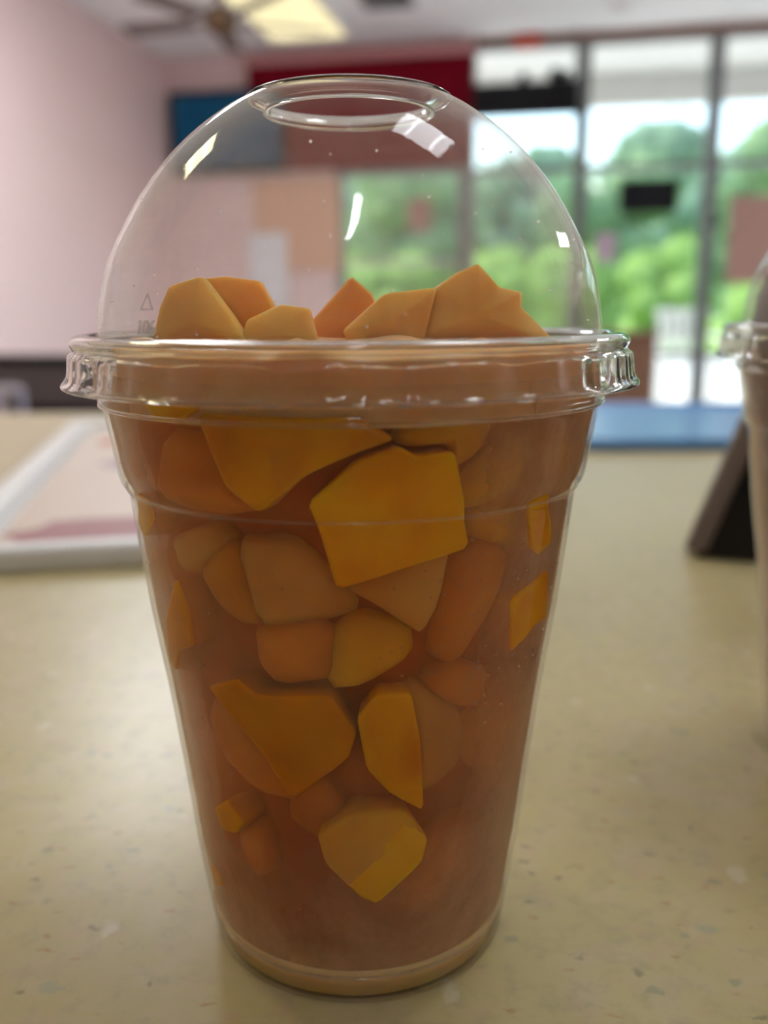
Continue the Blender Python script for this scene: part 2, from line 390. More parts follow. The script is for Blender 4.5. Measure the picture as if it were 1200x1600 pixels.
def detector(x, y, label):
    t = thing('smoke_detector', label, 'smoke detector', (x, y, ZC))
    obj('base', lathe([(.07, 0), (.07, -.015), (.055, -.03), (0, -.034)], 24), M['white'], t)
    obj('vent_ring', lathe([(.04, -.032), (.046, -.037), (.04, -.04), (.034, -.036)], 24), M['white'], t)
detector(.21, 6.62, 'round white smoke detector on the ceiling near the window wall')
bm = bmesh.new()
t = thing('ceiling_vent', 'grey square air vent in the ceiling before the red panel', 'vent', (-1.22, 6.2, ZC-.012))
BX(bm, -.16, .16, -.16, -.13, 0, .012); BX(bm, -.16, .16, .13, .16, 0, .012); BX(bm, -.16, -.13, -.13, .13, 0, .012); BX(bm, .13, .16, -.13, .13, 0, .012)
obj('frame', bm, M['alu'], t, False)
for i in range(6): obj('slat', box(-.13, .13, -.12+i*.044, -.10+i*.044, .002, .010), M['alu'], t, False)

# furniture by the left wall and by the window
def chair(x, y, rz, label, mseat, top=.86):
    t = thing('dining_chair', label, 'chair', (x, y, 0), rz)
    obj('seat', box(-.21, .21, -.21, .21, .42, .47), mseat, t, False, bevel=.02, seg=3)
    obj('backrest', box(-.20, .20, .17, .21, .50, top), mseat, t, False, bevel=.02, seg=3)
    for sx in (-1, 1):
        bm = bmesh.new(); tube(bm, [(sx*.19, -.19, .42), (sx*.2, -.21, 0)], .012); obj('leg', bm, M['black'], t)
        bm = bmesh.new(); tube(bm, [(sx*.19, .22, top-.02), (sx*.19, .20, .45), (sx*.2, .24, 0)], .012); obj('leg', bm, M['black'], t)
def bistro(x, y, label, top, r=.40):
    t = thing('dining_table', label, 'table', (x, y, 0))
    obj('tabletop', box(-r, r, -r, r, .70, .735), top, t, False, bevel=.008)
    obj('column', lathe([(.035, .03), (.035, .70)], 20), M['black'], t)
    obj('base', lathe([(0, .035), (.04, .035), (.26, .012), (.27, 0), (0, 0)], 28), M['black'], t)
chair(-1.645, 2.55, 2.95, 'lavender grey vinyl chair at the left edge of the view', M['lav'], .67)
t = thing('booth_bench', 'dark grey vinyl booth bench behind the white rimmed tray', 'bench', (-1.62, 3.05, 0), .0)
obj('backrest', box(-.60, .60, -.06, .06, .36, .69), M['boothgrey'], t, False, bevel=.02, seg=3)
obj('top_rail', box(-.62, .62, -.07, .07, .685, .715), M['softblack'], t, False, bevel=.008)
obj('lower_rail', box(-.61, .61, -.072, .065, .50, .545), M['softblack'], t, False, bevel=.006)
obj('seat', box(-.60, .60, .06, .50, .36, .46), M['maroon'], t, False, bevel=.02, seg=3)
obj('base', box(-.58, .58, -.05, .46, 0, .36), M['softblack'], t, False)
t = thing('wooden_cabinet', 'low brown wooden cabinet standing before the window', 'cabinet', (.02, 5.55, 0))
obj('body', box(-.48, .42, -.24, .24, .06, .71), M['wood'], t, False, bevel=.005)
obj('top', box(-.50, .44, -.26, .26, .71, .735), M['wood'], t, False, bevel=.005)
obj('plinth', box(-.44, .38, -.20, .20, 0, .06), M['softblack'], t, False)
for a, b in ((-.46, -.035), (-.025, .40)):
    d = obj('door', box(a, b, -.262, -.24, .09, .69), M['wood'], t, False, bevel=.004)
    obj('handle', box(b-.05 if a < -.1 else a+.03, b-.03 if a < -.1 else a+.05, -.285, -.262, .45, .57), M['steel'], d, False, bevel=.004)

# ------------------------------------------------------------------ outdoors
struct('pavement', box(-30, 30, Y1+.12, 15, -.12, -.01), M['concrete'])
struct('road', box(-60, 60, 15, 21, -.14, -.03), M['asphalt'])
struct('lawn', box(-90, 90, 21, 95, -.16, -.02), M['lawn'])
bm = bmesh.new(); rows = []
for j in range(9):
    a = j/8.0; rows.append([bm.verts.new((-70+i*2.0, 84+a*26, -.1 if j in (0, 8) else (10.6+1.4*noise.noise(Vector((i*.16, j*.3, 2))))*math.sin(PI*(.16+a*.5)))) for i in range(71)])
for A, B in zip(rows, rows[1:]):
    for i in range(70): bm.faces.new((A[i], A[i+1], B[i+1], B[i]))
struct('hills', bm, M['leaf_far'], None, True)
bm = box(-8, 9, Y1+.12, 8.75, 2.78, 2.95); BX(bm, -8, 9, 8.60, 8.75, 2.53, 2.78); struct('canopy', bm, M['canopy'])
t = thing('patio_chair', 'white slatted patio chair in the sun outside the window', 'chair', (1.00, 8.9, -.01), .1)
obj('seat', box(-.24, .24, -.22, .22, .40, .43), M['white'], t, False, bevel=.01)
for x in (-.19, -.095, 0, .095, .19): obj('back_slat', box(x-.034, x+.034, .20, .22, .43, .82), M['white'], t, False, bevel=.006)
obj('top_rail', box(-.25, .25, .195, .225, .80, .86), M['white'], t, False, bevel=.01)
for sx in (-1, 1):
    for sy in (-1, 1): obj('leg', box(sx*.22-.02, sx*.22+.02, sy*.2-.02, sy*.2+.02, 0, .40), M['white'], t, False)
    obj('armrest', box(sx*.25-.025, sx*.25+.025, -.22, .22, .60, .63), M['white'], t, False, bevel=.008)
def crown(r, h, seed, leaves=900, flat=1.0):
    rr = random.Random(seed); bm = bmesh.new()
    lobes = [(Vector((rr.uniform(-.55, .55)*r, rr.uniform(-.5, .5)*r, h*rr.uniform(.12, .98))), r*rr.uniform(.38, .62)) for _ in range(13)]
    for c, q in lobes:
        g = bmesh.ops.create_icosphere(bm, subdivisions=2, radius=q*.86, matrix=Matrix.Translation(c))
        for v in g['verts']: v.co += (v.co-c).normalized()*noise.noise(v.co*(2.2/r)+Vector((seed, 0, 0)))*q*.45
    for i in range(leaves):
        c, q = rr.choice(lobes); d = Vector((rr.gauss(0, 1), rr.gauss(0, 1), rr.gauss(0, 1))).normalized()
        p = c + d*q*rr.uniform(.85, 1.12); s = r*rr.uniform(.05, .11)
        u = Vector((rr.gauss(0, 1), rr.gauss(0, 1), rr.gauss(0, 1))).normalized(); w = u.cross(d).normalized() if u.cross(d).length > .01 else Vector((1, 0, 0))
        bm.faces.new([bm.verts.new(p+u*s), bm.verts.new(p+w*s*.6), bm.verts.new(p-u*s), bm.verts.new(p-w*s*.6)])
    return bm
def tree(x, y, h, r, mat, seed, label, group):
    t = thing('tree', label, 'tree', (x, y, -.02), 0, group)
    obj('crown', crown(r, h*.72, seed), mat, t, loc=(0, 0, h*.24))
    bm = bmesh.new(); tube(bm, [(0, 0, 0), (.05, 0, h*.2), (0, .05, h*.5)], [h*.035, h*.026, h*.018], 10); obj('trunk', bm, M['bark'], t)
def shrub(x, y, h, r, mat, seed, label, group):
    t = thing('shrub', label, 'shrub', (x, y, -.02), 0, group)
    obj('foliage', crown(r, h*.8, seed, 600), mat, t, loc=(0, 0, h*.06))
    bm = bmesh.new(); tube(bm, [(0, 0, 0), (.03, 0, h*.4)], [.06, .04], 8); obj('stem', bm, M['bark'], t)
for i, (x, y, h, r) in enumerate([(-8.8, 43, 7.4, 2.9), (-5.6, 34, 6.0, 2.6), (-2.6, 43, 7.0, 2.8), (.9, 34, 5.0, 2.5), (4.6, 43, 6.6, 2.9), (7.0, 34, 6.0, 2.6), (-15.5, 56, 9.5, 4.0), (-6, 56, 8.0, 3.6), (4.2, 56, 9.6, 4.2), (14, 56, 10.8, 4.4)]):
    tree(x, y, h, r, M['leaf_far'] if i % 2 == 0 else M['leaf'], 11+i, 'blurred leafy green tree beyond the lawn outside', 'trees across the lawn')
for i, (x, y, h, r) in enumerate([(-7.4, 28, 2.5, 1.5), (-4.8, 24.5, 2.2, 1.4), (-2.2, 28, 2.6, 1.5), (.1, 24.5, 2.1, 1.4), (2.6, 28, 2.8, 1.5), (4.9, 24.5, 2.3, 1.4)]):
    shrub(x, y, h, r, M['leaf_bright'], 41+i, 'bright sunlit shrub in front of the trees outside', 'shrubs before the trees')

# ------------------------------------------------------------------ the speckled table and what lies on it (table frame: turned with the camera)
cy, sy_ = math.cos(YAW), math.sin(YAW)
def T(x, y, z=0.0): return (x*cy - y*sy_, x*sy_ + y*cy, TABLE_Z + z)
tb = thing('diner_table', 'beige speckled laminate table under the fruit cup', 'table', (*T(0, .42)[:2], 0), YAW)
obj('tabletop', box(-.75, .75, -.78, .71, TABLE_Z-.035, TABLE_Z), M['laminate'], tb, False, bevel=.004)
obj('edge_band', box(-.756, .756, -.786, .716, TABLE_Z-.032, TABLE_Z-.006), M['alu'], tb, False)
obj('column', lathe([(.05, .03), (.05, TABLE_Z-.035)], 24), M['black'], tb)
obj('base', lathe([(0, .05), (.06, .05), (.34, .015), (.35, 0), (0, 0)], 32), M['black'], tb)

# white rimmed tray on the left
tr = thing('serving_tray', 'shallow white rimmed tray lined with printed paper left of the cup', 'tray', T(-.165, .70), YAW+.19)
def rim(x0, x1, y0, y1, w, h, fl):
    bm = bmesh.new()
    L = [((x0, x1, y0, y1), 0), ((x0, x1, y0, y1), h), ((x0+w, x1-w, y0+w, y1-w), h), ((x0+w+.008, x1-w-.008, y0+w+.008, y1-w-.008), fl), ]
    rg = [[bm.verts.new((a, c, z)), bm.verts.new((b, c, z)), bm.verts.new((b, d, z)), bm.verts.new((a, d, z))] and
          [v for v in bm.verts][-4:] for (a, b, c, d), z in L]
    for A, B in zip(rg, rg[1:]):
        for i in range(4): bm.faces.new((A[i], A[(i+1) % 4], B[(i+1) % 4], B[i]))
    bm.faces.new(rg[-1]); bm.faces.new(rg[0][::-1]); return bm
obj('rim', rim(-.105, .105, -.27, .27, .016, .012, .003), M['white'], tr, False, bevel=.003)
obj('paper_liner', box(-.08, .08, -.245, .245, .0032, .0052), M['traypaper'], tr, False)
def blot(x, y, rx, ry, z=.0053, seed=0):
    rr = random.Random(seed); bm = bmesh.new(); n = 20; top = []; bot = []
    for i in range(n):
        a = 2*PI*i/n; q = 1+rr.uniform(-.15, .15)
        top.append(bm.verts.new((x+rx*q*math.cos(a), y+ry*q*math.sin(a), z+.0003))); bot.append(bm.verts.new((x+rx*q*math.cos(a), y+ry*q*math.sin(a), z)))
    bm.faces.new(top); bm.faces.new(bot[::-1])
    for i in range(n): bm.faces.new((bot[i], bot[(i+1) % n], top[(i+1) % n], top[i]))
    return bm
obj('print', blot(-.025, -.21, .05, .030, seed=1), M['print_red'], tr, False)
obj('print', blot(-.055, .15, .012, .022, seed=2), M['print_orange'], tr, False)
obj('print', blot(.0, .02, .05, .03, seed=3), M['pinkpaper'], tr, False)
# blue tray far right
t = thing('blue_tray', 'flat glossy blue tray at the far right end of the table', 'tray', T(.36, .955), YAW)
obj('plate', box(-.20, .17, -.155, .155, 0, .0055), M['blue'], t, False, bevel=.002)
obj('lip', rim(-.205, .175, -.16, .16, .008, .010, .001), M['blue'], t, False, bevel=.002)
# black holder on the right
t = thing('napkin_holder', 'black wedge shaped holder with a grey brown side behind the second cup', 'holder', T(.208, .445), YAW-.33)
def wedge(x0, x1, y0, y1, h, lean, inset=0.0):
    bm = bmesh.new()
    P = [(x0, y0, 0), (x1, y0, 0), (x1, y1, 0), (x0, y1, 0), (x0+lean, y0+.01, h), (x1, y0+.01, h), (x1, y1-.01, h), (x0+lean, y1-.01, h)]
    v = [bm.verts.new(p) for p in P]
    for f in ((3,2,1,0), (4,5,6,7), (0,1,5,4), (1,2,6,5), (2,3,7,6), (3,0,4,7)): bm.faces.new([v[i] for i in f])
    return bm
obj('body', wedge(-.052, .06, -.02, .02, .075, .026), M['black'], t, False, bevel=.003)
def strip():
    bm = bmesh.new(); P = []
    for z in (0.003, .070):
        q = z/.075*.026
        for (dx, y) in ((-.058, -.018), (-.047, -.024), (-.047, .018), (-.056, .018)): P.append(bm.verts.new((dx+q, y+z*.1, z)))
    bm.faces.new(P[0:4][::-1]); bm.faces.new(P[4:8])
    for i in range(4): j = (i+1) % 4; bm.faces.new((P[i], P[j], P[4+j], P[4+i]))
    return bm
obj('side_plate', strip(), M['greybrown'], t, False, bevel=.003)
obj('top_slot', box(-.015, .05, -.005, .008, .072, .077), M['softblack'], t, False, bevel=.001)

# ------------------------------------------------------------------ the cup (millimetres inside this block)
S = .001
PZ = [0, 5, 6, 21, 31, 46, 55, 69, 86, 89, 90.5, 92.6, 94, 97.5, 105, 117, 125.5, 134.5, 143, 151.5, 158.8]
PR = [29.2, 30, 30.2, 32.3, 33.4, 35.2, 36.4, 38.5, 40.5, 40.75, 41, 42.2, 42.8, 43.3, 44.6, 44.4, 43.1, 39.5, 34, 26.5, 16.5]
def wall_r(z): return interp(z, PZ, PR)
def mm(prof): return [(r*S, z*S) for r, z in prof]
CUP_PROF = [(0, 2.2), (20, 2.0), (25.5, 1.4), (27.2, .1), (28.7, 0), (29.3, .8), (29.9, 4.6), (29.8, 5.2), (29.55, 5.6), (29.9, 6.1), (30.3, 6.8), (32.3, 21), (33.4, 31),
            (35.2, 46), (36.4, 55), (38.5, 69), (40.5, 86), (40.8, 88.8), (41.0, 90.0), (41.5, 91.0), (42.3, 92.2), (42.75, 94), (43.3, 97.5),
            (44.2, 103), (44.6, 105.3), (45.2, 105.9), (45.3, 106.6), (44.9, 107.2), (45.2, 110), (45.6, 113), (46.4, 114), (47.0, 114.6), (46.6, 115.4), (45.6, 115.2)]
DOME_PROF = [(44.5, 116.4), (44.45, 118.0), (44.3, 120), (43.85, 123), (42.9, 127), (41.6, 130.6), (39.6, 134.5), (37.1, 138.8), (34.1, 143), (30.6, 147.0), (26.6, 150.7), (22.2, 153.9), (19.5, 155.5), (17.6, 156.4)]
LIP_PROF = [(17.6, 156.4), (16.7, 156.8), (15.7, 156.6), (14.8, 156.0), (14.1, 155.2), (14.2, 154.6), (14.8, 154.7)]
FL_PROF = [(44.5, 116.4), (45.6, 116.5), (46.1, 117.1), (47.2, 117.4), (48.4, 117.2), (49.1, 116.5), (49.2, 115.7), (48.8, 115.0), (48.9, 114.5), (49.5, 114.0), (49.7, 113.0),
           (49.9, 111.0), (50.2, 110.0), (50.9, 109.3), (51.1, 108.9), (50.9, 108.6), (50.2, 108.8)]
def crimp(r, z, a):
    zz = z/S
    if 108.9 < zz < 114.8:
        w = min(1, (114.8-zz)/1.2)*min(1, (zz-108.9)/1.2)
        ph = (a*18/(2*PI)) % 1.0
        r -= (1.0*math.exp(-((ph-.5)/.09)**2) + .25*math.sin(a*54+1))*S*w
        z -= .5*S*w*math.exp(-((ph-.5)/.2)**2)
    return r, z
def thick(p, t):
    out = []
    for i, (x, y) in enumerate(p):
        a, b = p[max(i-1, 0)], p[min(i+1, len(p)-1)]; dx, dy = b[0]-a[0], b[1]-a[1]; L = math.hypot(dx, dy) or 1
        out.append((x + dy/L*t, y - dx/L*t))
    return p + out[::-1]
def smooth_prof(p, k=3):
    out = []
    for i in range(len(p)-1):
        a = p[max(i-1, 0)]; b = p[i]; c = p[i+1]; d = p[min(i+2, len(p)-1)]
        for j in range(k):
            t = j/k
            out.append(tuple(.5*((2*b[q])+(-a[q]+c[q])*t+(2*a[q]-5*b[q]+4*c[q]-d[q])*t*t+(-a[q]+3*b[q]-3*c[q]+d[q])*t**3) for q in (0, 1)))
    out.append(p[-1]); return out
def bend_text(body, size, phi0, z0, lidmat, parent, name):
    cu = bpy.data.curves.new(name, 'FONT'); cu.body = body; cu.size = size; cu.extrude = .2; cu.resolution_u = 3; cu.align_x = 'CENTER'
    tmp = bpy.data.objects.new(name, cu); C.objects.link(tmp)
    dg = bpy.context.evaluated_depsgraph_get(); me = bpy.data.meshes.new_from_object(tmp.evaluated_get(dg))
    C.objects.unlink(tmp); bpy.data.objects.remove(tmp); bpy.data.curves.remove(cu)
    bm = bmesh.new(); bm.from_mesh(me); bpy.data.meshes.remove(me)
    for v in bm.verts:
        r = wall_r(z0+v.co.y)+.05+v.co.z; a = math.radians(phi0)+v.co.x/44; v.co = Vector((r*math.sin(a), -r*math.cos(a), z0+v.co.y))*S
    return obj(name, bm, lidmat, parent, False)
def build_cup(loc, label, full=True):
    t = thing('fruit_cup', label, 'cup', loc, YAW)
    obj('cup_body', lathe(mm(smooth_prof(CUP_PROF, 2)), 144), M['cup'], t)
    zs = [7 + i*2.0 for i in range(53)]
    obj('condensation_film', lathe([((wall_r(z)-.9)*S, z*S) for z in zs], 144), M['film'], t)
    dome = obj('dome_lid', lathe(mm(smooth_prof(DOME_PROF, 3)), 144), M['lid'], t)
    bm = lathe(mm(thick(smooth_prof(LIP_PROF, 3), .4)), 144, closed=True); bmesh.ops.recalc_face_normals(bm, faces=bm.faces)
    obj('opening_lip', bm, M['rimglass'], dome)
    bm = lathe(mm(thick(smooth_prof(FL_PROF, 2), .38)), 288, mod=crimp, closed=True); bmesh.ops.recalc_face_normals(bm, faces=bm.faces)
    obj('lid_rim', bm, M['rimglass'], dome)
    def ring(R, z, q, n=10): return lathe([((R+q*math.cos(2*PI*i/n))*S, (z+q*math.sin(2*PI*i/n))*S) for i in range(n)], 144, closed=True)
    body = [c for c in t.children if c.name.startswith('cup_body')][0]
    obj('step_ring', ring(41.3, 91.0, .28), M['lid'], body)  # added ring that draws the pale highlight line along the wall step
    obj('base_ring', ring(29.85, 5.6, .25), M['lid'], body)  # added ring that draws the pale highlight arc at the base groove
    obj('stacking_bead', ring(45.0, 105.7, .38), M['rimglass'], body)
    if full:
        rr = random.Random(5); bm = bmesh.new()
        for i in range(170):
            a = rr.gauss(.55, .22) if i < 110 else rr.uniform(-1.2, 1.2); z = rr.gauss(68, 11) if i < 110 else rr.uniform(15, 103)
            q = rr.uniform(.12, .34)*S; R = (wall_r(max(8, min(z, 103)))-.45)*S
            bmesh.ops.create_icosphere(bm, subdivisions=1, radius=q, matrix=Matrix.Translation((R*math.sin(a), -R*math.cos(a), max(8, min(z, 103))*S)))
        o = obj('droplets', bm, M['rimglass'], body); o['kind'] = 'stuff'
        bm = bmesh.new()
        for i in range(60):
            a = rr.uniform(-1.3, 1.3); j = rr.uniform(0, 9.0); k0 = int(j); f = j-k0
            R = DOME_PROF[k0+1][0]*f+DOME_PROF[k0][0]*(1-f); z = DOME_PROF[k0+1][1]*f+DOME_PROF[k0][1]*(1-f)
            bmesh.ops.create_icosphere(bm, subdivisions=1, radius=rr.uniform(.10, .28)*S, matrix=Matrix.Translation(((R-.2)*S*math.sin(a), -(R-.2)*S*math.cos(a), z*S)))
        o = obj('droplets', bm, M['rimglass'], dome); o['kind'] = 'stuff'
        bend_text('106', 3.1, -41.5, 117.9, M['mark'], dome, 'moulded_number')
        bm = bmesh.new(); P = []
        for k in range(4):
            a = PI/2 + k*2*PI/3; u, v = 1.7*math.cos(a), 122.3+1.5*math.sin(a)
            ph = math.radians(-41.5)+u/44; r = wall_r(v)+.15; P.append((r*math.sin(ph)*S, -r*math.cos(ph)*S, v*S))
        tube(bm, P, .14*S, 6); obj('recycling_triangle', bm, M['mark'], dome)
    return t
CUP = (-.00563, .17237)
cup = build_cup(T(*CUP, .0002), 'clear plastic cup with a dome lid full of orange fruit chunks, in the centre')
cup2 = build_cup(T(.137, .236, .0002), 'second clear plastic cup with a dome lid, cut off by the right edge', False)

# ---- contents: pulp, syrup and fruit chunks
base = Matrix.Translation(Vector(T(*CUP, .0002))) @ Matrix.Rotation(YAW, 4, 'Z')
def place(o): o.matrix_world = base; return o
def lump(r0, z0, z1, amp, seed, top=True, gap=3.6, zamp=0.0):
    n = 72; prof = []
    k = 40
    for i in range(k+1):
        z = z0+(z1-z0)*i/k; prof.append((wall_r(min(z, 112))-gap, z))
    def mod(r, z, a):
        p = Vector((r/S*math.sin(a), -r/S*math.cos(a), z/S))
        return (r + amp*S*noise.noise(p*.11+Vector((seed, 0, 0))), z + (zamp*S*noise.noise(Vector((p.x*.16, p.y*.16, seed))) if z/S > z1-.5 else 0))
    rim_r = prof[-1][0]
    prof = [(0, z0)] + [(prof[0][0]*.6, z0)] + prof + [(rim_r*.97, z1+.6), (rim_r*.9, z1+1.0), (rim_r*.8, z1+1.2), (rim_r*.68, z1+1.4), (rim_r*.55, z1+1.6), (rim_r*.4, z1+1.8), (rim_r*.2, z1+1.8), (0, z1+1.5)]
    return lathe(mm(prof), n, mod=mod)
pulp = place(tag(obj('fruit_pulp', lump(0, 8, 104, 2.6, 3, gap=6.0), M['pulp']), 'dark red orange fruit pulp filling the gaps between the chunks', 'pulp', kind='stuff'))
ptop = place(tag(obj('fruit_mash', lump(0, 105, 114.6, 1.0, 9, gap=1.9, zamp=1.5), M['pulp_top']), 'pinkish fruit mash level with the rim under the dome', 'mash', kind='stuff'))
syr = place(tag(obj('syrup', lathe(mm([(0, 2.6), (25, 2.3), (28.5, 1.2), (29.2, 5), (29.6, 7.0), (0, 7.2)]), 96), M['syrup']), 'amber syrup pooled in the bottom of the cup', 'syrup', kind='stuff'))
juice = place(tag(obj('cloudy_juice', lathe(mm([(0, 7.6), (27.6, 7.6)] + [(wall_r(z)-2.0, z) for z in range(9, 110, 3)] + [(0, 109)]), 96), M['juice']), 'cloudy orange juice around the fruit chunks inside the cup', 'juice', kind='stuff'))
b2 = Matrix.Translation(Vector(T(.137, .236, .0002))) @ Matrix.Rotation(YAW, 4, 'Z')
def heap():
    prof = [(0, 3)] + [((wall_r(z)-2.4), z) for z in range(3, 118, 3)] + [(41.5, 119), (41, 124), (38.5, 130), (33, 137), (24, 142), (12, 145), (0, 146)]
    def mod(r, z, a): return (r + 1.2*S*noise.noise(Vector((r*110*math.sin(a), -r*110*math.cos(a), z*110))) if r > .01 else r, z)
    return lathe(mm(prof), 72, mod=mod)
mash = tag(obj('grey_mash', heap(), M['mauve']), 'grey mauve blended contents of the second cup', 'mash', kind='stuff'); mash.matrix_world = b2

def densify(pts, step, rnd=.22):
    n = len(pts); q = []
    for i in range(n):                                    # clip every corner a little
        a, b, c = pts[i-1], pts[i], pts[(i+1) % n]
        q.append((b[0]+(a[0]-b[0])*rnd*.5, b[1]+(a[1]-b[1])*rnd*.5)); q.append((b[0]+(c[0]-b[0])*rnd*.5, b[1]+(c[1]-b[1])*rnd*.5))
    out = []
    for i in range(len(q)):
        a, b = q[i], q[(i+1) % len(q)]; L = math.hypot(b[0]-a[0], b[1]-a[1]); k = max(1, int(L/step))
        for j in range(k): out.append((a[0]+(b[0]-a[0])*j/k, a[1]+(b[1]-a[1])*j/k))
    return out
def chunk_mesh(poly, t, mapf, seed, bulge=0.0, taper=.72, shift=(0, 0), bumpy=.25, soft=False, rnd=.22):
    out = densify(poly, 1.6, rnd); cx = sum(p[0] for p in out)/len(out); cz = sum(p[1] for p in out)/len(out)
    rr = random.Random(seed); bm = bmesh.new()
    levels = [(.0, 0), (.3, 0), (.55, 0), (.8, 0), (.93, .02), (.985, .25), (1.0, .9), (1.0, t*.35), (1-(1-taper)*.5, t*.7), (taper, t*.93), (taper*.85, t), (taper*.4, t), (0, t)]
    if soft: levels = [(0, 0), (.35, .05), (.6, .3), (.78, .8), (.9, 1.7), (.97, 2.9), (1.0, 4.5)] + levels[8:]
    rings = []
    for s, w in levels:
        k = w/t; ox, oz = shift[0]*k, shift[1]*k
        def pt(u, v):
            h = noise.noise(Vector((u*.18, v*.18, seed*3.1+w*.1)))
            bl = bulge*(1-min(1, s*s)) if w < t*.5 else 0
            return bm.verts.new(mapf(u, v, w - bl + h*bumpy))
        if s == 0: rings.append([pt(cx+ox, cz+oz)])
        else: rings.append([pt(cx+ox+(p[0]-cx)*s, cz+oz+(p[1]-cz)*s) for p in out])
    for A, B in zip(rings, rings[1:]):
        n = max(len(A), len(B))
        for i in range(n):
            j = (i+1) % n
            if len(A) == 1: bm.faces.new((A[0], B[i], B[j]))
            elif len(B) == 1: bm.faces.new((A[i], B[0], A[j]))
            else: bm.faces.new((A[i], B[i], B[j], A[j]))
    bmesh.ops.recalc_face_normals(bm, faces=bm.faces); return bm
TILT = {2: (1, -.6, .10), 3: (-1, .2, .18), 4: (.4, 1, .15), 10: (-.3, -1, .2), 13: (-.8, .7, .07), 14: (-.3, -1, .25), 21: (1, 0, .12), 23: (1, -.5, .2), 5: (1, .5, .12), 17: (-1, 0, .2)}
def wall_chunk(poly, inset, t, mat, label, seed, shift=(0, 0), taper=.72):
    zm = sum(p[1] for p in poly)/len(poly); Rm = wall_r(zm)
    uv = [(math.radians(a)*Rm, z) for a, z in poly]
    soft = inset > 1.15
    if soft:
        cu = sum(p[0] for p in uv)/len(uv); cv = sum(p[1] for p in uv)/len(uv); uv = [(cu+(p[0]-cu)*1.28, cv+(p[1]-cv)*1.28) for p in uv]
    tx, ty, ts = TILT.get(seed-100, (1, 0, 0)); tl = math.hypot(tx, ty); tx /= tl; ty /= tl
    tmin = min(p[0]*tx+p[1]*ty for p in uv)
    def mapf(u, v, w):
        w += ts*max(0, u*tx+v*ty-tmin)
        r = max(2.0, min(wall_r(max(v, 2)), wall_r(max(v, 2)-1.2)+.6) - inset - w); a = u/Rm
        return Vector((r*math.sin(a)*S, -r*math.cos(a)*S, v*S))
    return place(tag(obj('fruit_chunk', chunk_mesh(uv, t, mapf, seed, 0, taper, shift, .25, soft, .35 if soft else .18), M[mat]), label, 'fruit', 'fruit chunks in the cup'))
def flat_chunk(poly, y0, t, mat, label, seed, bulge=3.0, shift=(0, 0), taper=.8, tilt=0.0):
    def mapf(u, v, w): return Vector((u*S, (y0+w+tilt*(v-116))*S, v*S))
    return place(tag(obj('fruit_chunk', chunk_mesh(poly, t, mapf, seed, bulge, taper, shift, .5, False, .12), M[mat]), label, 'fruit', 'fruit chunks in the cup'))
